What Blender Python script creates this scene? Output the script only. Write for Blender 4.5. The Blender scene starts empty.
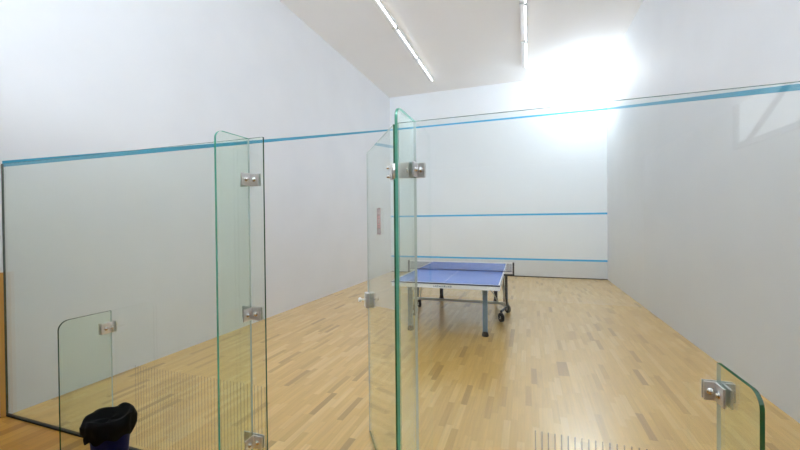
import bpy, bmesh, math, random
from mathutils import Vector, Matrix
random.seed(7)
scene = bpy.context.scene
col = scene.collection

# ------------------------------------------------------------------ room
W, L, H, G = 6.195, 9.297, 5.607, 2.135      # court width, length, ceiling, glass height
BACK = -6.0                                  # corridor's back wall

# ------------------------------------------------------------- materials
def new_mat(name):
    m = bpy.data.materials.new(name); m.use_nodes = True
    nt = m.node_tree; nt.nodes.clear()
    out = nt.nodes.new('ShaderNodeOutputMaterial')
    return m, nt, out

class N:
    """tiny node helper"""
    def __init__(s, nt): s.nt = nt
    def n(s, t, **kw):
        x = s.nt.nodes.new(t)
        for k, v in kw.items(): setattr(x, k, v)
        return x
    def l(s, a, b): s.nt.links.new(a, b)
    def math(s, op, a, b=None):
        x = s.n('ShaderNodeMath', operation=op)
        for i, v in enumerate((a, b)):
            if v is None: continue
            if isinstance(v, (int, float)): x.inputs[i].default_value = v
            else: s.l(v, x.inputs[i])
        return x.outputs[0]

def principled(name, color, rough=0.5, metal=0.0, coat=0.0, noise=0.0, nscale=8.0, spec=0.5, bump=0.0):
    m, nt, out = new_mat(name); h = N(nt)
    b = h.n('ShaderNodeBsdfPrincipled')
    b.inputs['Roughness'].default_value = rough
    b.inputs['Metallic'].default_value = metal
    b.inputs['Coat Weight'].default_value = coat
    b.inputs['Specular IOR Level'].default_value = spec
    c = (*color, 1)
    b.inputs['Base Color'].default_value = c
    tc = h.n('ShaderNodeTexCoord')
    nz = h.n('ShaderNodeTexNoise'); nz.inputs['Scale'].default_value = nscale
    nz.inputs['Detail'].default_value = 14
    h.l(tc.outputs['Object'], nz.inputs['Vector'])
    if noise > 0:
        r = h.n('ShaderNodeValToRGB')
        r.color_ramp.elements[0].position = .3; r.color_ramp.elements[1].position = .7
        r.color_ramp.elements[0].color = (*[v*(1-noise) for v in color], 1)
        r.color_ramp.elements[1].color = (*[min(1, v*(1+noise)) for v in color], 1)
        h.l(nz.outputs['Fac'], r.inputs['Fac']); h.l(r.outputs['Color'], b.inputs['Base Color'])
    if bump > 0:
        bp = h.n('ShaderNodeBump'); bp.inputs['Strength'].default_value = bump
        bp.inputs['Distance'].default_value = .002
        h.l(nz.outputs['Fac'], bp.inputs['Height']); h.l(bp.outputs['Normal'], b.inputs['Normal'])
    h.l(b.outputs[0], out.inputs[0])
    return m

def emission(name, color, strength):
    m, nt, out = new_mat(name); h = N(nt)
    e = h.n('ShaderNodeEmission'); e.inputs['Color'].default_value = (*color, 1)
    e.inputs['Strength'].default_value = strength
    h.l(e.outputs[0], out.inputs[0]); return m

def pane_glass(name, tint):
    """thin-walled look on a real slab: tinted see-through plus Fresnel gloss on both faces"""
    m, nt, out = new_mat(name); h = N(nt)
    tr = h.n('ShaderNodeBsdfTransparent'); tr.inputs[0].default_value = (*tint, 1)
    gl = h.n('ShaderNodeBsdfGlossy'); gl.inputs['Roughness'].default_value = 0.0
    gl.inputs['Color'].default_value = (.95, .98, .97, 1)
    geo = h.n('ShaderNodeNewGeometry')
    ior = h.math('ADD', h.math('MULTIPLY', geo.outputs['Backfacing'], 1/1.5-1.5), 1.5)
    fr = h.n('ShaderNodeFresnel'); h.l(ior, fr.inputs['IOR'])
    mx = h.n('ShaderNodeMixShader'); h.l(fr.outputs[0], mx.inputs[0])
    h.l(tr.outputs[0], mx.inputs[1]); h.l(gl.outputs[0], mx.inputs[2])
    h.l(mx.outputs[0], out.inputs[0]); return m

def edge_glass(name, color, see=0.25):
    m, nt, out = new_mat(name); h = N(nt)
    d = h.n('ShaderNodeBsdfDiffuse'); d.inputs[0].default_value = (*color, 1)
    t = h.n('ShaderNodeBsdfTranslucent'); t.inputs[0].default_value = (*color, 1)
    a = h.n('ShaderNodeMixShader'); a.inputs[0].default_value = .45
    h.l(d.outputs[0], a.inputs[1]); h.l(t.outputs[0], a.inputs[2])
    tr = h.n('ShaderNodeBsdfTransparent'); tr.inputs[0].default_value = (*[c**.5 for c in color], 1)
    b = h.n('ShaderNodeMixShader'); b.inputs[0].default_value = see
    h.l(a.outputs[0], b.inputs[1]); h.l(tr.outputs[0], b.inputs[2])
    g = h.n('ShaderNodeBsdfGlossy'); g.inputs['Roughness'].default_value = .12
    c = h.n('ShaderNodeMixShader'); c.inputs[0].default_value = .10
    h.l(b.outputs[0], c.inputs[1]); h.l(g.outputs[0], c.inputs[2])
    h.l(c.outputs[0], out.inputs[0]); return m

def parquet(name, pal, strip=.068, length=.46, rough=.3, coat=.3):
    """strips running along Y, each strip cut into short staves of its own tone"""
    m, nt, out = new_mat(name); h = N(nt)
    tc = h.n('ShaderNodeTexCoord'); sp = h.n('ShaderNodeSeparateXYZ'); h.l(tc.outputs['Object'], sp.inputs[0])
    u = h.math('DIVIDE', sp.outputs['X'], strip)
    row = h.math('FLOOR', u)
    w1 = h.n('ShaderNodeTexWhiteNoise', noise_dimensions='1D'); h.l(row, w1.inputs['W'])
    v = h.math('ADD', h.math('DIVIDE', sp.outputs['Y'], length), h.math('MULTIPLY', w1.outputs['Value'], 7.3))
    stave = h.math('FLOOR', v)
    cb = h.n('ShaderNodeCombineXYZ'); h.l(row, cb.inputs[0]); h.l(stave, cb.inputs[1])
    w2 = h.n('ShaderNodeTexWhiteNoise', noise_dimensions='2D'); h.l(cb.outputs[0], w2.inputs['Vector'])
    ramp = h.n('ShaderNodeValToRGB'); cr = ramp.color_ramp
    while len(cr.elements) < len(pal): cr.elements.new(.5)
    for e, (p, c) in zip(cr.elements, pal): e.position = p; e.color = (*c, 1)
    h.l(w2.outputs['Value'], ramp.inputs['Fac'])
    # grain along the strip, different on every stave
    mp = h.n('ShaderNodeCombineXYZ')
    h.l(h.math('ADD', h.math('MULTIPLY', sp.outputs['X'], 55.0), h.math('MULTIPLY', w2.outputs['Value'], 37.0)), mp.inputs[0])
    h.l(h.math('MULTIPLY', sp.outputs['Y'], 2.2), mp.inputs[1]); h.l(w2.outputs['Value'], mp.inputs[2])
    nz = h.n('ShaderNodeTexNoise'); nz.inputs['Scale'].default_value = 1.0; nz.inputs['Detail'].default_value = 4
    h.l(mp.outputs[0], nz.inputs['Vector'])
    gr = h.n('ShaderNodeMapRange'); gr.inputs['From Min'].default_value = .3; gr.inputs['From Max'].default_value = .7
    gr.inputs['To Min'].default_value = .90; gr.inputs['To Max'].default_value = 1.05
    h.l(nz.outputs['Fac'], gr.inputs['Value'])
    # hairline joints
    fu = h.math('FRACT', u); fv = h.math('FRACT', v)
    ju = h.math('LESS_THAN', fu, .02); jv = h.math('LESS_THAN', fv, .004)
    j = h.math('MULTIPLY', h.math('MAXIMUM', ju, jv), .18)
    k = h.math('MULTIPLY', gr.outputs[0], h.math('SUBTRACT', 1.0, j))
    mul = h.n('ShaderNodeVectorMath', operation='SCALE')
    h.l(ramp.outputs['Color'], mul.inputs[0]); h.l(k, mul.inputs['Scale'])
    b = h.n('ShaderNodeBsdfPrincipled')
    h.l(mul.outputs[0], b.inputs['Base Color'])
    b.inputs['Roughness'].default_value = rough
    b.inputs['Coat IOR'].default_value = 1.6
    b.inputs['Coat Weight'].default_value = coat; b.inputs['Coat Roughness'].default_value = .27
    h.l(b.outputs[0], out.inputs[0]); return m

def panel_wood(name, c1, c2):
    m, nt, out = new_mat(name); h = N(nt)
    tc = h.n('ShaderNodeTexCoord'); mp = h.n('ShaderNodeMapping'); mp.inputs['Scale'].default_value = (30, 30, 1.5)
    h.l(tc.outputs['Object'], mp.inputs[0])
    nz = h.n('ShaderNodeTexNoise'); nz.inputs['Scale'].default_value = 1; nz.inputs['Detail'].default_value = 5
    h.l(mp.outputs[0], nz.inputs['Vector'])
    r = h.n('ShaderNodeValToRGB'); r.color_ramp.elements[0].position = .3; r.color_ramp.elements[1].position = .7
    r.color_ramp.elements[0].color = (*c1, 1); r.color_ramp.elements[1].color = (*c2, 1)
    h.l(nz.outputs['Fac'], r.inputs[0])
    b = h.n('ShaderNodeBsdfPrincipled'); b.inputs['Roughness'].default_value = .4
    h.l(r.outputs[0], b.inputs['Base Color']); h.l(b.outputs[0], out.inputs[0]); return m

def see_through(name, color, clear):
    m, nt, out = new_mat(name); h = N(nt)
    d = h.n('ShaderNodeBsdfDiffuse'); d.inputs[0].default_value = (*color, 1)
    t = h.n('ShaderNodeBsdfTransparent')
    x = h.n('ShaderNodeMixShader'); x.inputs[0].default_value = clear
    h.l(d.outputs[0], x.inputs[1]); h.l(t.outputs[0], x.inputs[2]); h.l(x.outputs[0], out.inputs[0]); return m

def net_mat(name, color, pitch=.013, thread=.2):
    """square mesh of cords with open holes"""
    m, nt, out = new_mat(name); h = N(nt)
    tc = h.n('ShaderNodeTexCoord'); sp = h.n('ShaderNodeSeparateXYZ'); h.l(tc.outputs['Object'], sp.inputs[0])
    a = h.math('LESS_THAN', h.math('FRACT', h.math('DIVIDE', sp.outputs['X'], pitch)), thread)
    c = h.math('LESS_THAN', h.math('FRACT', h.math('DIVIDE', sp.outputs['Z'], pitch)), thread)
    o = h.math('MAXIMUM', a, c)
    d = h.n('ShaderNodeBsdfDiffuse'); d.inputs[0].default_value = (*color, 1)
    t = h.n('ShaderNodeBsdfTransparent')
    x = h.n('ShaderNodeMixShader'); h.l(o, x.inputs[0]); h.l(t.outputs[0], x.inputs[1]); h.l(d.outputs[0], x.inputs[2])
    h.l(x.outputs[0], out.inputs[0]); return m

M = {}
M['wall'] = principled('plaster white', (.755, .77, .795), .62, noise=.018, nscale=1.3, bump=.05, spec=.3)  # dimmer light of the side walls put into the white
M['front_wall_lit'] = principled('white with bluish light tint', (.87, .905, .94), .5, noise=.012, nscale=1.1, spec=.4)  # front wall's brighter, bluer light put into its colour
M['ceil'] = principled('ceiling white', (.93, .925, .92), .8, noise=.01, nscale=1.0, spec=.2)
M['tin'] = principled('tin board grey', (.72, .74, .76), .5, noise=.02)
M['blue_line_lit'] = principled('court line lit blue', (.045, .48, .82), .5)  # line blue lightened, the front wall's brighter light put into it
M['blue_line_dim'] = principled('side line dim blue', (.03, .31, .48), .5)  # the same line blue, darker without the front wall's painted-in light
M['floor'] = parquet('court parquet', [(0, (.50, .30, .07)), (.05, (.63, .38, .09)), (.15, (.72, .44, .115)),
                                       (.65, (.77, .475, .13)), (1, (.82, .545, .185))], coat=1.0, strip=.054, length=.40)
M['floor_out'] = parquet('lobby parquet', [(0, (.38, .16, .014)), (.3, (.49, .22, .02)), (.7, (.56, .26, .028)), (1, (.63, .32, .05))],
                         strip=.09, length=.9, rough=.35)  # warmer wood, with the lobby's lower light also darkened into the palette
M['panel'] = panel_wood('honey wood panel', (.50, .25, .055), (.62, .34, .09))
M['black'] = principled('black rubber', (.012, .012, .012), .6)
M['dark_base'] = principled('dark joint', (.05, .04, .035), .7)
M['glass'] = pane_glass('clear green glass', (.960, .984, .963))
M['glass_clear'] = pane_glass('clearer glass', (.970, .984, .980))
M['fin_glass'] = pane_glass('thick green glass', (.942, .984, .953))
M['edge'] = edge_glass('cut glass edge', (.045, .36, .22))
M['edge_pale'] = edge_glass('pale seam', (.62, .74, .72), .35)
M['edge_top'] = edge_glass('thin top edge', (.16, .30, .26), .35)
M['edge_deep'] = edge_glass('deep green edge', (.018, .13, .055), .15)
M['edge_bright'] = edge_glass('backlit green edge', (.11, .52, .37), .3)  # lighter copy of the cut edge, backlight put into the colour
M['edge_dark'] = edge_glass('shaded glass edge', (.03, .10, .06), .2)
M['steel'] = principled('satin steel', (.86, .85, .84), .33, .8, noise=.04, nscale=60)
M['bolt'] = principled('polished bolt', (.85, .84, .82), .15, 1.0)
M['stripe'] = see_through('etched stripe', (.34, .34, .32), .75)
M['stripe_pale'] = see_through('pale etched stripe', (.56, .46, .30), .86)
M['sticker'] = see_through('pale sticker film', (.80, .64, .63), .45)
M['sticker_red'] = principled('sticker red print', (.68, .34, .35), .5)
M['sticker_grey'] = principled('sticker grey print', (.42, .37, .38), .5)
M['lamp_body'] = principled('white lamp housing', (.80, .80, .80), .4)
M['tube'] = emission('fluorescent tube', (.93, .965, 1), 40)
M['flood'] = emission('flood lamp', (.84, .935, 1), 1)
M['table_blue'] = principled('table blue', (.14, .26, .74), .24, noise=.03, nscale=3)
M['table_edge'] = principled('table dark edge', (.02, .035, .10), .4)
M['white'] = principled('white paint', (.90, .91, .92), .4)
M['leg_metal'] = principled('blue grey metal', (.20, .29, .36), .35, .3)
M['light_metal'] = principled('light grey metal', (.62, .65, .66), .35, .5)
M['dark_plastic'] = principled('black plastic', (.018, .019, .022), .45)
M['dark_metal'] = principled('charcoal metal', (.05, .06, .075), .4, .3)
M['net'] = net_mat('dark blue netting', (.05, .07, .18))
M['logo'] = principled('logo blue grey', (.22, .30, .38), .5)
M['bin_blue'] = principled('navy bin plastic', (.002, .008, .11), .6, spec=.2)
M['bag'] = principled('black bin bag', (.004, .004, .0045), .65, noise=.1, nscale=20, bump=.3, spec=.1)
M['window_light'] = emission('daylit window', (.93, .97, 1), 1.0)
M['fill_pane'] = emission('added fill pane', (.84, .925, 1), 15)  # added fill glow in a daylight colour
M['frame'] = principled('grey window frame', (.30, .30, .31), .5)

# --------------------------------------------------------------- helpers
def obj(name, bm, mats, parent=None, smooth=False, loc=None):
    me = bpy.data.meshes.new(name)
    bmesh.ops.recalc_face_normals(bm, faces=bm.faces)
    bm.to_mesh(me); bm.free()
    for m in (mats if isinstance(mats, (list, tuple)) else [mats]): me.materials.append(m)
    if smooth:
        for p in me.polygons: p.use_smooth = True
    o = bpy.data.objects.new(name, me); col.objects.link(o)
    if parent: o.parent = parent
    if loc is not None: o.location = loc
    return o

def box(bm, x0, x1, y0, y1, z0, z1, mat=0, bev=0.0):
    g = bmesh.ops.create_cube(bm, size=1.0)
    vs = g['verts']
    bmesh.ops.scale(bm, vec=(x1-x0, y1-y0, z1-z0), verts=vs)
    bmesh.ops.translate(bm, vec=((x0+x1)/2, (y0+y1)/2, (z0+z1)/2), verts=vs)
    fs = {f for v in vs for f in v.link_faces}
    for f in fs: f.material_index = mat
    if bev > 0:
        es = list({e for v in vs for e in v.link_edges})
        r = bmesh.ops.bevel(bm, geom=es, offset=bev, segments=2, affect='EDGES', profile=.5)
        for f in r['faces']: f.material_index = mat
    return bm

def cyl(bm, p0, p1, r0, r1=None, seg=20, mat=0):
    p0, p1 = Vector(p0), Vector(p1); d = p1-p0
    g = bmesh.ops.create_cone(bm, cap_ends=True, segments=seg, radius1=r0, radius2=r0 if r1 is None else r1, depth=d.length)
    q = Vector((0, 0, 1)).rotation_difference(d.normalized()).to_matrix().to_4x4()
    bmesh.ops.transform(bm, matrix=Matrix.Translation((p0+p1)/2) @ q, verts=g['verts'])
    for f in {f for v in g['verts'] for f in v.link_faces}: f.material_index = mat
    return bm

def pipe(bm, pts, r, seg=12):
    """one bent tube along a polyline"""
    pts = [Vector(p) for p in pts]; rings = []
    up = Vector((0, 0, 1))
    for i, p in enumerate(pts):
        d = (pts[min(i+1, len(pts)-1)] - pts[max(i-1, 0)]).normalized()
        a = d.cross(up if abs(d.z) < .95 else Vector((0, 1, 0))).normalized(); b = a.cross(d)
        rings.append([bm.verts.new(p + r*(math.cos(t)*a + math.sin(t)*b)) for t in [2*math.pi*k/seg for k in range(seg)]])
    for A, B in zip(rings, rings[1:]):
        for k in range(seg): bm.faces.new((A[k], A[(k+1) % seg], B[(k+1) % seg], B[k]))
    bm.faces.new(rings[0]); bm.faces.new(rings[-1][::-1])
    return bm

def lathe(bm, prof, seg=32, wob=None):
    rings = []
    for i, (r, z) in enumerate(prof):
        ring = []
        for k in range(seg):
            t = 2*math.pi*k/seg
            rr, zz = wob(i, t, r, z) if wob else (r, z)
            ring.append(bm.verts.new((rr*math.cos(t), rr*math.sin(t), zz)))
        rings.append(ring)
    for A, B in zip(rings, rings[1:]):
        for k in range(seg): bm.faces.new((A[k], A[(k+1) % seg], B[(k+1) % seg], B[k]))
    return rings

def slab(outline, thick, axis, plane, slots=None):
    """polished glass slab: outline is [(a, z)], a along X (axis 'x') or Y (axis 'y'); faces slot 0, cut edges slot 1"""
    bm = bmesh.new()
    def P(a, z, o): return (a, plane+o, z) if axis == 'x' else (plane+o, a, z)
    A = [bm.verts.new(P(a, z, -thick/2)) for a, z in outline]
    B = [bm.verts.new(P(a, z, thick/2)) for a, z in outline]
    bm.faces.new(A); bm.faces.new(B[::-1])
    n = len(A)
    for i in range(n):
        f = bm.faces.new((A[i], B[i], B[(i+1) % n], A[(i+1) % n])); f.material_index = slots[i] if slots else 1
    return bm

def rounded(a0, a1, z0, z1, r, seg=8):
    """rectangle whose top corner at a0 is rounded"""
    pts = [(a1, z0), (a1, z1)]
    for k in range(seg+1):
        t = math.pi/2*k/seg
        pts.append((a0+r-r*math.sin(t), z1-r+r*math.cos(t)))
    pts.append((a0, z0))
    return pts

def thing(name, label, cat, loc=(0, 0, 0), rot=0, group=None):
    o = bpy.data.objects.new(name, None); col.objects.link(o)
    o.empty_display_size = .1; o.location = loc; o.rotation_euler = (0, 0, rot)
    o['label'] = label; o['category'] = cat
    if group: o['group'] = group
    return o

def tag(o, label, cat, group=None):
    o['label'] = label; o['category'] = cat
    if group: o['group'] = group
    return o

def struct(name, bm, mats, label=None, parent=None):
    o = obj(name, bm, mats, parent)
    o['kind'] = 'structure'
    if label: o['label'] = label; o['category'] = 'wall' if 'wall' in name else name.split('_')[0]
    return o

def copy_tree(o, parent=None):
    c = o.copy(); col.objects.link(c)
    if parent: c.parent = parent
    for ch in list(o.children): copy_tree(ch, c)
    return c

# --------------------------------------------------------------- setting
T = .2
floor = struct('floor', box(bmesh.new(), -T, W+T, .012, L+T, -.1, 0), M['floor'], 'pale wooden strip parquet floor of the squash court behind the glass')
floor2 = struct('floor_lobby', box(bmesh.new(), -T, W+T, BACK-T, .012, -.1, 0), M['floor_out'], 'darker orange wooden floor in front of the glass wall')
ceil = struct('ceiling', box(bmesh.new(), -T, W+T, BACK-T, L+T, H, H+.2), M['ceil'], 'high plain white ceiling over the court')
lob = struct('ceiling_lobby', box(bmesh.new(), 0, W, BACK, -1.5, 2.75, 2.9), M['ceil'], 'low unseen slab added over the lobby to block window light')  # unseen slab, added to keep window light off the lobby floor
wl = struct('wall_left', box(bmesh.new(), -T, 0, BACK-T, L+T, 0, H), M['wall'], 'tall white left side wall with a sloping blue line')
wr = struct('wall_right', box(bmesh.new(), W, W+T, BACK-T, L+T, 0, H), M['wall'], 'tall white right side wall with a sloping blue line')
wf = struct('wall_front', box(bmesh.new(), 0, W, L, L+T, 0, H), M['front_wall_lit'], 'white front wall with three level blue lines')
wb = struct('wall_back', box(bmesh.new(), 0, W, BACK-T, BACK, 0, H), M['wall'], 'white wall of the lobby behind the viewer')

def level_line(z, w=.05):
    return box(bmesh.new(), 0, W, L-.002, L+.01, z-w/2, z+w/2)
for z in (4.57, 1.78, .50): obj('painted_line', level_line(z), M['blue_line_lit'], wf)
def slope_line(x0, x1, w=.052):
    bm = bmesh.new(); ya, za, yb, zb = 0.0, 2.135, L, 4.57
    def v(x, y, z): return bm.verts.new((x, y, z))
    q = [(ya, za-w/2), (yb, zb-w/2), (yb, zb+w/2), (ya, za+w/2)]
    A = [v(x0, *p) for p in q]; B = [v(x1, *p) for p in q]
    bm.faces.new(A); bm.faces.new(B[::-1])
    for i in range(4): bm.faces.new((A[i], B[i], B[(i+1) % 4], A[(i+1) % 4]))
    return bm
obj('painted_line', slope_line(-.01, .002), M['blue_line_dim'], wl)
obj('painted_line', slope_line(W-.002, W+.01), M['blue_line_dim'], wr)

tin = struct('trim_1', box(bmesh.new(), .001, W-.001, L-.022, L-.001, .022, .475, bev=.003), M['tin'], 'pale grey tin board along the foot of the front wall')
struct('baseboard_front', box(bmesh.new(), .001, W-.001, L-.026, L-.001, 0, .022), M['dark_base'], 'thin dark joint at the foot of the front wall')
struct('trim_2', box(bmesh.new(), 0, .012, -.045, -.012, 0, 1.22), M['panel'], 'honey coloured wooden end panel left of the glass wall')

# daylit lobby window on the right, seen only as a faint reflection in the glass
wy0, wy1, wz0, wz1 = -2.75, -1.0, 2.36, 3.3
win = struct('window_1', box(bmesh.new(), W-.012, W-.002, wy0, wy1, wz0, wz1), M['window_light'], 'daylit lobby window reflected faintly in the right glass')
bm = bmesh.new()
box(bm, W-.04, W-.001, wy0-.07, wy0, wz0-.05, wz1+.05); box(bm, W-.04, W-.001, wy1, wy1+.07, wz0-.05, wz1+.05)
box(bm, W-.04, W-.001, wy0, wy1, wz0-.05, wz0); box(bm, W-.04, W-.001, wy0, wy1, wz1, wz1+.05)
obj('window_frame', bm, M['frame'], win)
bm = bmesh.new()
for d in (0, 1):
    pass
vs0 = [(wy0+.15, wz0), (wy0+.24, wz0), (wy1-.1, wz1-.1), (wy1-.1, wz1)]
A = [bm.verts.new((W-.03, y, z)) for y, z in vs0]; B = [bm.verts.new((W-.013, y, z)) for y, z in vs0]
bm.faces.new(A); bm.faces.new(B[::-1])
for i in range(4): bm.faces.new((A[i], B[i], B[(i+1) % 4], A[(i+1) % 4]))
obj('brace_bar', bm, M['frame'], win)

# added window-shaped fill panels behind the viewer, glowing to light the court
for k in range(3):
    x0 = 1.2+k*1.30
    w_ = struct('window_%d' % (k+2), box(bmesh.new(), x0, x0+1.2, BACK+.002, BACK+.012, 3.1, 4.8), M['fill_pane'], 'high fill panel added to light the court')
    w_['label'] = ('left', 'middle', 'right')[k] + ' unseen window-shaped fill panel added on the lobby back wall'
    bm = bmesh.new()
    box(bm, x0-.06, x0, BACK, BACK+.04, 3.04, 4.86); box(bm, x0+1.2, x0+1.26, BACK, BACK+.04, 3.04, 4.86)
    box(bm, x0, x0+1.2, BACK, BACK+.04, 3.04, 3.1); box(bm, x0, x0+1.2, BACK, BACK+.04, 4.8, 4.86)
    box(bm, x0+.58, x0+.62, BACK+.012, BACK+.035, 3.1, 4.8); box(bm, x0, x0+1.2, BACK+.012, BACK+.035, 3.93, 3.97)
    obj('window_frame', bm, M['frame'], w_)  # frame around the added fill panel

# ------------------------------------------------------------ glass wall
TH = .012
def rect(a0, a1, z0, z1): return [(a0, z0), (a1, z0), (a1, z1), (a0, z1)]
XL, XR = 2.683, 3.548
def stripes(x0, x1, z0, z1, pitch=.0265, w=.006):
    bm = bmesh.new(); x = x0
    while x < x1:
        box(bm, x, x+w, -TH/2-.0006, -TH/2-.0001, z0, z1); x += pitch
    return bm

gl = thing('glass_partition', 'large clear glass wall panel left of the doorway, meeting the wood panelling', 'glass panel', (0, 0, 0))
obj('pane', slab(rect(.0045, XL, .012, G), TH, 'x', 0, [1, 1, 2, 1]), [M['glass'], M['edge_dark'], M['edge_top']], gl)
bm = bmesh.new(); box(bm, 0, XL, -.012, .012, 0, .014); box(bm, 0, .004, -.007, .007, .014, G)
s = obj('seal_strip', bm, M['black'], gl); s['label'] = 'black rubber seal along the floor and wall'
s = obj('etched_stripes', stripes(1.56, XL-.01, .05, .62), M['stripe_pale'], gl); s['label'] = 'faint upright stripes low on the glass'

gr = thing('glass_partition', 'large clear glass wall panel right of the doorway, reaching the right wall', 'glass panel', (0, 0, 0))
obj('pane', slab(rect(XR, W-.006, .012, G), TH, 'x', 0, [1, 1, 2, 1]), [M['glass_clear'], M['edge'], M['edge_top']], gr)
bm = bmesh.new(); box(bm, XR, W, -.014, .014, 0, .016); box(bm, W-.009, W, -.012, .012, .016, G)
s = obj('seal_strip', bm, M['black'], gr); s['label'] = 'black rubber seal along the floor and wall'
s = obj('etched_stripes', stripes(4.215, 4.70, .05, .63, .028), M['stripe'], gr); s['label'] = 'faint upright stripes low on the glass'

for z in (1.885, .275):
    bm = bmesh.new()
    for y in (-TH/2-.0095, TH/2+.0005): box(bm, XR+.002, XR+.056, y, y+.009, z-.040, z+.040, bev=.0015)
    h_ = obj('hinge_plate', bm, M['steel'], gr); h_['label'] = 'steel hinge plate on the fixed glass'

def hexbolt(bm, p, axis, r=.011, h=.012):
    p = Vector(p); a = Vector(axis)
    cyl(bm, p, p+a*h*.4, r*1.25, seg=20); cyl(bm, p+a*h*.4, p+a*h, r, r*.75, seg=20)
    return bm

def clamp(fin, x, z, sides=(1,), ft=.018, pw=.068, ph=.076):
    """angle clamp tying a fin to the glass wall: a plate on the wall and a plate on the fin, per side"""
    y0 = -TH/2
    bm = bmesh.new()
    for s in sides:
        a, b = x+s*ft/2, x+s*(ft/2+pw)
        box(bm, min(a, b), max(a, b), y0-.009, y0-.0005, z-ph/2, z+ph/2, bev=.0015)
        a, b = x+s*(ft/2+.0005), x+s*(ft/2+.009)
        box(bm, min(a, b), max(a, b), y0-.075, y0-.004, z-ph/2, z+ph/2, bev=.0015)
    c = obj('clamp', bm, M['steel'], fin); c['label'] = 'steel angle clamp'
    for s in sides:
        for dz in (.018, -.018):
            if ph < .06 and dz < 0: continue
            obj('bolt', hexbolt(bmesh.new(), (x+s*(ft/2+pw*.55), y0-.009, z+dz*.0), (0, -1, 0)) if dz > 0 else
                hexbolt(bmesh.new(), (x+s*(ft/2+.009), y0-.045, z), (s, 0, 0)), M['bolt'], c, smooth=True)
    bw = bmesh.new(); box(bw, x-ft/2-pw, x+ft/2+pw, TH/2+.0005, TH/2+.006, z-ph/2, z+ph/2, bev=.0015)
    obj('backing_plate', bw, M['steel'], gl if x < XL else gr)
    return c

FT = .014
def fin(x, depth, top, label, r, clamps, sides, edge='edge', pw=.045):
    f = thing('glass_fin', label, 'glass fin', (0, 0, 0), group=None)
    obj('pane', slab(rounded(-TH/2-depth, -TH/2-.0008, .004, top, r), FT, 'y', x, [2] + [1]*11), [M['fin_glass'], M[edge], M['edge_pale']], f)
    for z in clamps: clamp(f, x, z, sides, FT, pw)
    return f
XF1, XF2, XF3, XF4 = 2.577, 3.640, 1.322, 4.917
fin(XF1, .255, 2.132, 'tall rounded glass fin standing out beside the doorway, left of the open door', .05, (1.88, 1.062, .275), (1,), 'edge_bright', .070)
fin(XF2, .285, 2.132, 'tall rounded glass fin between the open door and the right glass panel', .05, (1.88, .275), (1, -1), 'edge_bright')
fin(XF3, .32, .99, 'low rounded glass fin behind the waste bin at the left', .06, (.872, .12), (1, -1), 'edge_dark', .026)
fin(XF4, .295, 1.032, 'low rounded glass fin with a steel clamp on the right glass panel', .055, (.915, .12), (1, -1), 'edge_deep')  # darker edge tone stands in for the dimmer light low down

# --------------------------------------------------------- the open door
HX, HY = 3.517, .020
DW = .865
ang = math.atan2(.767-.053, 3.029-3.51)          # direction of the door leaf from its hinge
door = thing('glass_door', 'frameless glass door standing open into the court', 'door', (HX, HY, 0), ang)
bm = slab(rect(.004, DW, .012, G+.002), .010, 'x', 0, [1, 2, 2, 1])
obj('pane', bm, [M['glass'], M['edge_deep'], M['edge_pale']], door)
# local axes: +x along the leaf; +y is the outer face side
side = 1
for z in (1.885, .275):
    bm = bmesh.new()
    for y in (.005, -.014): box(bm, .002, .058, y, y+.009, z-.042, z+.042, bev=.0015)
    h = obj('hinge', bm, M['steel'], door); h['label'] = 'steel glass hinge'
    bm = bmesh.new(); cyl(bm, (-.010, 0, z-.040), (-.010, 0, z+.040), .010)
    obj('hinge_pin', bm, M['steel'], h, smooth=True)
    for dz in (.024, -.024):
        bm = bmesh.new(); cyl(bm, (.034, .014, z+dz), (.034, .036, z+dz), .009, .0075)
        obj('bolt', bm, M['bolt'], h, smooth=True)
# latch with a round pull on both faces
bm = bmesh.new()
box(bm, DW-.085, DW-.010, .0055, .032, .975, 1.085, bev=.004); box(bm, DW-.085, DW-.010, -.032, -.0055, .975, 1.085, bev=.004)
lk = obj('latch', bm, M['steel'], door); lk['label'] = 'steel latch block at the free edge'
for s in (1,):
    bm = bmesh.new()
    cyl(bm, (DW-.045, s*.030, 1.034), (DW-.045, s*.060, 1.034), .007)
    cyl(bm, (DW-.045, s*.060, 1.034), (DW-.045, s*.070, 1.034), .012, .019); cyl(bm, (DW-.045, s*.070, 1.034), (DW-.045, s*.082, 1.034), .019, .014)
    obj('knob', bm, M['steel'], lk, smooth=False)
# small printed sticker
bm = bmesh.new()
sx, sz = .41, 1.62
box(bm, sx-.058, sx+.058, .0052, .0058, sz-.085, sz+.085)
st = obj('sticker', bm, M['sticker'], door); st['label'] = 'small pale red and grey sticker'
bm = bmesh.new()
box(bm, sx-.05, sx+.05, .0058, .0062, sz+.045, sz+.078, 1); box(bm, sx-.05, sx+.05, .0058, .0062, sz-.078, sz-.050, 1)
for k in range(5): box(bm, sx-.048, sx+.048, .0058, .0062, sz-.04+k*.016, sz-.034+k*.016, 0)
box(bm, sx-.018, sx+.018, .0062, .0065, sz-.014, sz+.012, 1)
obj('sticker_print', bm, [M['sticker_red'], M['sticker_grey']], st)

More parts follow.
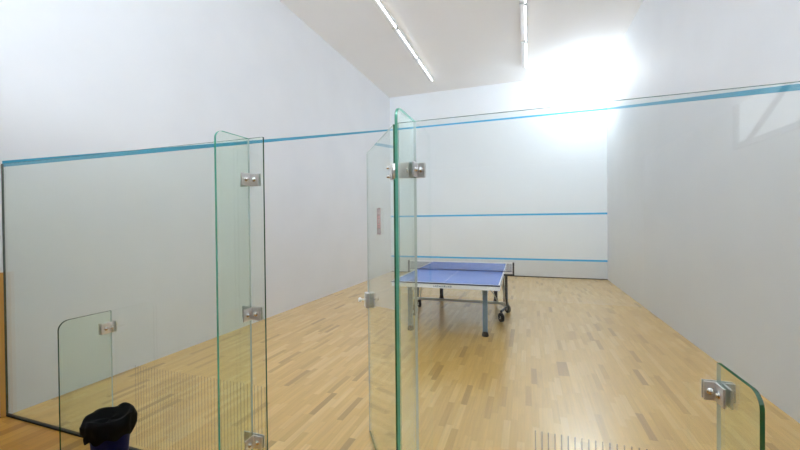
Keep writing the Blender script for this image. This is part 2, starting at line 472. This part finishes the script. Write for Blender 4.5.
# --------------------------------------------------------- ceiling lights
def make_light():
    t = thing('ceiling_light', '', 'light')
    bm = bmesh.new(); box(bm, -.062, .062, .02, 1.48, -.052, 0, bev=.006)
    obj('housing', bm, M['lamp_body'], t)
    bm = bmesh.new(); cyl(bm, (.036, .045, -.066), (.036, 1.455, -.066), .010, seg=14)
    obj('tube', bm, M['tube'], t, smooth=True)
    for y in (.02, 1.455):
        bm = bmesh.new(); box(bm, .012, .060, y, y+.025, -.086, -.052, bev=.003)
        obj('tube_holder', bm, M['light_metal'], t)
    bm = bmesh.new(); box(bm, -.066, .066, 0, .02, -.056, 0, bev=.002)
    obj('joint_cover', bm, M['light_metal'], t)
    return t
rank = ['farthest', 'second from the front wall', 'third from the front wall', 'fourth from the front wall', 'fifth from the front wall']
first = make_light()
for r, (x, side_txt) in enumerate(((1.65, 'left'), (4.13, 'right'))):
    for k in range(5):
        o = first if (r == 0 and k == 0) else copy_tree(first)
        o.location = (x, 8.25-1.5*(k+1), H)
        o['label'] = ('white tube light in the %s ceiling row, %s' % (side_txt, rank[k] if k else 'nearest the front wall'))
        o['group'] = 'tube lights in two ceiling rows'

# flood lamp in the front right corner, lost in its own glare
fl = thing('flood_lamp', 'glaring lamp high in the front right corner of the court', 'lamp', (5.52, 8.66, H))
bm = bmesh.new(); cyl(bm, (0, 0, -.16), (0, 0, 0), .012); cyl(bm, (0, 0, -.03), (0, 0, 0), .05)
obj('stem', bm, M['lamp_body'], fl)
bm = bmesh.new(); lathe(bm, [(.02, -.14), (.05, -.16), (.06, -.19), (.06, -.21)], 24)
obj('socket', bm, M['lamp_body'], fl, smooth=True)
bm = bmesh.new(); bmesh.ops.create_uvsphere(bm, u_segments=24, v_segments=14, radius=.12)
bmesh.ops.translate(bm, vec=(0, 0, -.33), verts=bm.verts)
obj('bulb', bm, M['flood'], fl, smooth=True)

# ---------------------------------------------------- table tennis table
TX, TY = 3.05, 4.52
tt = thing('table_tennis_table', 'blue folding table tennis table on the court floor', 'table', (TX, TY, 0), math.radians(1.0))
hx, hy, zt = .7625, 1.37, .76
for s in (-1, 1):
    y0, y1 = (-hy, -.006) if s < 0 else (.006, hy)
    bm = bmesh.new()
    box(bm, -hx, hx, y0, y1, zt-.018, zt, 1, bev=.002)
    for f in bm.faces:
        if f.normal.z > .9: f.material_index = 0
    top = obj('table_half', bm, [M['table_blue'], M['table_edge']], tt)
    bm = bmesh.new(); e = .0006
    ye = -hy if s < 0 else hy
    box(bm, -hx+.002, hx-.002, min(ye, ye-s*.02)+.001, max(ye, ye-s*.02)-.001, zt, zt+e)
    for sx_ in (-1, 1): box(bm, min(sx_*(hx-.002), sx_*(hx-.022)), max(sx_*(hx-.002), sx_*(hx-.022)), y0+.002, y1-.002, zt, zt+e)
    box(bm, -.0008, .0008, y0+.002, y1-.002, zt, zt+e)
    obj('white_lines', bm, M['white'], top)
    bm = bmesh.new()
    z0, z1 = zt-.075, zt-.019
    box(bm, -hx+.006, hx-.006, min(ye-s*.008, ye-s*.036), max(ye-s*.008, ye-s*.036), z0, z1, bev=.003)
    for sx_ in (-1, 1): box(bm, min(sx_*(hx-.006), sx_*(hx-.034)), max(sx_*(hx-.006), sx_*(hx-.034)), y0+.05, y1-.05, z0, z1, bev=.003)
    ap = obj('apron', bm, M['white'], top); ap['label'] = 'white steel apron'
    if s < 0:      # faint maker's mark on the near apron
        bm = bmesh.new(); yy = -hy+.0065
        xx = -.14
        box(bm, xx, xx+.255, yy, yy+.001, zt-.058, zt-.055)
        for k, wd in enumerate((.016, .020, .014, .024, .018, .026, .014, .020, .016)):
            box(bm, xx, xx+wd, yy, yy+.001, zt-.057, zt-.042+.004*(k % 3)); xx += wd+.011
        obj('logo', bm, M['logo'], ap)
# four legs
for sx_, sy, mt in ((-1, -1, 'leg_metal'), (1, -1, 'leg_metal'), (-1, 1, 'dark_plastic'), (1, 1, 'dark_plastic')):
    x, y = sx_*.545, sy*1.125
    bm = bmesh.new(); box(bm, x-.033, x+.033, y-.026, y+.026, .045, zt-.11, bev=.006)
    lg = obj('leg', bm, M[mt], tt)
    if sy > 0: lg['label'] = 'dark leg at the far end'
    bm = bmesh.new(); cyl(bm, (x, y, 0), (x, y, .018), .046, .048); cyl(bm, (x, y, .018), (x, y, .07), .048, .036)
    obj('foot', bm, M['dark_plastic'], lg, smooth=False)
    bm = bmesh.new()
    for q in (-1, 1): box(bm, x+q*.036-.005, x+q*.036+.005, y-.03, y+.03, zt-.16, zt-.02, bev=.002)
    obj('leg_bracket', bm, M['light_metal'], lg)
# rolling trolley in the middle
for sx_ in (-1, 1):
    x = sx_*.79
    bm = bmesh.new()
    pipe(bm, [(sx_*.72, -.31, .165), (sx_*.785, -.06, .175), (sx_*.79, .06, .175), (sx_*.80, .31, .165)], .02)
    pipe(bm, [(x, 0, .155), (x, 0, .66), (x, 0, .70)], .021)
    fr_ = obj('trolley_frame', bm, M['dark_metal'], tt); fr_['label'] = 'dark trolley upright with base rail'
    bm = bmesh.new()
    pipe(bm, [(x-sx_*.01, -.02, .18), (x-sx_*.03, -.18, .42), (x-sx_*.06, -.34, .66), (x-sx_*.06, -.36, .70)], .012)
    pipe(bm, [(x-sx_*.01, .02, .18), (x-sx_*.03, .18, .42), (x-sx_*.06, .34, .66), (x-sx_*.06, .36, .70)], .012)
    obj('brace', bm, M['light_metal'], tt)
    for y in (-.31, .31):
        xk, x = x, sx_*(.72 if y < 0 else .80)
        ca, sa = math.cos(.55), math.sin(.55)      # casters swivelled a little
        bm = bmesh.new()
        cyl(bm, (x-.019*ca, y-.019*sa, .070), (x+.019*ca, y+.019*sa, .070), .070, seg=30)
        w = obj('wheel', bm, M['dark_plastic'], tt)
        bm = bmesh.new(); cyl(bm, (x-.026*ca, y-.026*sa, .070), (x+.026*ca, y+.026*sa, .070), .026, seg=18)
        obj('hub', bm, M['light_metal'], w)
        bm = bmesh.new()
        for q in (-1, 1): pipe(bm, [(x+q*.030*ca, y+q*.030*sa, .06), (x+q*.030*ca, y+q*.030*sa, .12), (x, y, .165)], .008)
        obj('fork', bm, M['dark_metal'], w)
        x = xk
    bm = bmesh.new()       # folding side plate under the top
    q = [(-.03, .70), (.16, .70), (.05, .24), (-.01, .24)]
    A = [bm.verts.new((x-sx_*.035, y, z)) for y, z in q]; B = [bm.verts.new((x-sx_*.048, y, z)) for y, z in q]
    bm.faces.new(A); bm.faces.new(B[::-1])
    for i in range(4): bm.faces.new((A[i], B[i], B[(i+1) % 4], A[(i+1) % 4]))
    obj('side_plate', bm, M['dark_metal'], tt)
bm = bmesh.new(); box(bm, -.78, .78, -.17, -.13, .245, .285, bev=.006)
for sx_ in (-1, 1): pipe(bm, [(sx_*.70, -.15, .265), (sx_*.77, -.08, .19), (sx_*.79, -.02, .16)], .012)
cb = obj('crossbar', bm, M['light_metal'], tt)
for sx_ in (-1, 1):
    bm = bmesh.new(); pipe(bm, [(sx_*.66, -.15, .28), (sx_*.60, -.30, .45), (sx_*.50, -.48, .62), (sx_*.46, -.54, .70)], .010)
    obj('folding_strut', bm, M['light_metal'], tt)
# net
bm = bmesh.new(); box(bm, -.88, .88, -.0012, .0012, zt+.004, zt+.140)
net = obj('net', bm, M['net'], tt)
bm = bmesh.new(); box(bm, -.89, .89, -.004, .004, zt+.138, zt+.1555); obj('net_tape', bm, M['white'], net)
bm = bmesh.new(); box(bm, -.88, .88, -.003, .003, zt+.001, zt+.012); t_ = obj('net_cord', bm, M['table_edge'], net)
for sx_ in (-1, 1):
    bm = bmesh.new(); x = sx_*.905
    box(bm, x-.014, x+.014, -.016, .016, zt-.07, zt+.158, bev=.005)
    box(bm, min(sx_*.755, sx_*.90), max(sx_*.755, sx_*.90), -.014, .014, zt-.066, zt-.036, bev=.004)
    obj('net_post', bm, M['dark_plastic'], net)

# ------------------------------------------------------------- waste bin
BX, BY = 1.655, -.235
bin_ = thing('waste_bin', 'navy blue waste bin with a black bag folded over its rim', 'bin', (BX, BY, 0))
bm = bmesh.new()
R = lathe(bm, [(.088, 0), (.091, .004), (.128, .365), (.133, .372), (.130, .378), (.125, .372), (.088, .010)], 40)
bm.faces.new(R[0][::-1]); bm.faces.new(R[-1])
obj('bucket', bm, M['bin_blue'], bin_, smooth=True)
bin_.scale = (.88, .88, 1)
def wob(i, t, r, z):
    a = .5+.5*math.sin(3*t+.6)*math.sin(5*t+1.9)
    if i == 0: return r+.006*math.sin(9*t), z+.045*a-.02*math.cos(t+.7)
    if i == 1: return r+.010*math.sin(7*t+1), z+.020*a
    if i in (2, 3): return r+.008*math.sin(6*t+2)+.004*math.sin(11*t), z+.010*math.sin(4*t+.5)
    if i == 4: return r+.006*math.sin(5*t), z+.012*math.sin(4*t+.5)+.006*math.sin(7*t)
    return r*(1+.05*math.sin(5*t+i)), z+.008*math.sin(3*t+i)
bm = bmesh.new()
R = lathe(bm, [(.143, .27), (.150, .30), (.156, .335), (.158, .372), (.150, .398), (.136, .402), (.120, .392), (.100, .380), (.075, .372), (.04, .368), (.012, .368)], 64, wob)
bm.faces.new(R[-1])
bag = obj('bin_bag', bm, M['bag'], bin_, smooth=True)
bag['label'] = 'black plastic bag folded over the rim'

# ------------------------------------------------------- light and camera
w = bpy.data.worlds.new('world'); scene.world = w; w.use_nodes = True
w.node_tree.nodes['Background'].inputs[0].default_value = (.9, .95, 1, 1)
w.node_tree.nodes['Background'].inputs[1].default_value = .3
M['tube'].node_tree.nodes['Emission'].inputs['Strength'].default_value = 5
M['flood'].node_tree.nodes['Emission'].inputs['Strength'].default_value = 105

f, yaw, pitch, roll = 367.719, .3355, .0095, -.0097
F = Vector((-math.sin(yaw)*math.cos(pitch), math.cos(yaw)*math.cos(pitch), -math.sin(pitch)))
Rv = F.cross(Vector((0, 0, 1))).normalized(); U = Rv.cross(F)
c, s = math.cos(roll), math.sin(roll)
R2, U2 = c*Rv+s*U, -s*Rv+c*U
cam = bpy.data.cameras.new('camera'); co = bpy.data.objects.new('camera', cam); col.objects.link(co)
cam.sensor_fit = 'HORIZONTAL'; cam.sensor_width = 36; cam.lens = 36*f/800
cam.clip_start = .05
m = Matrix((R2, U2, -F)).transposed().to_4x4(); m.translation = Vector((4.1912, -1.8324, 1.6165))
co.matrix_world = m
scene.camera = co

vs = scene.view_settings
vs.view_transform = 'Standard'; vs.look = 'None'; vs.gamma = 1; vs.use_curve_mapping = False
vs.exposure = 0.70
scene.cycles.max_bounces = 12; scene.cycles.diffuse_bounces = 8
scene.cycles.transparent_max_bounces = 24
scene.cycles.sample_clamp_indirect = 6
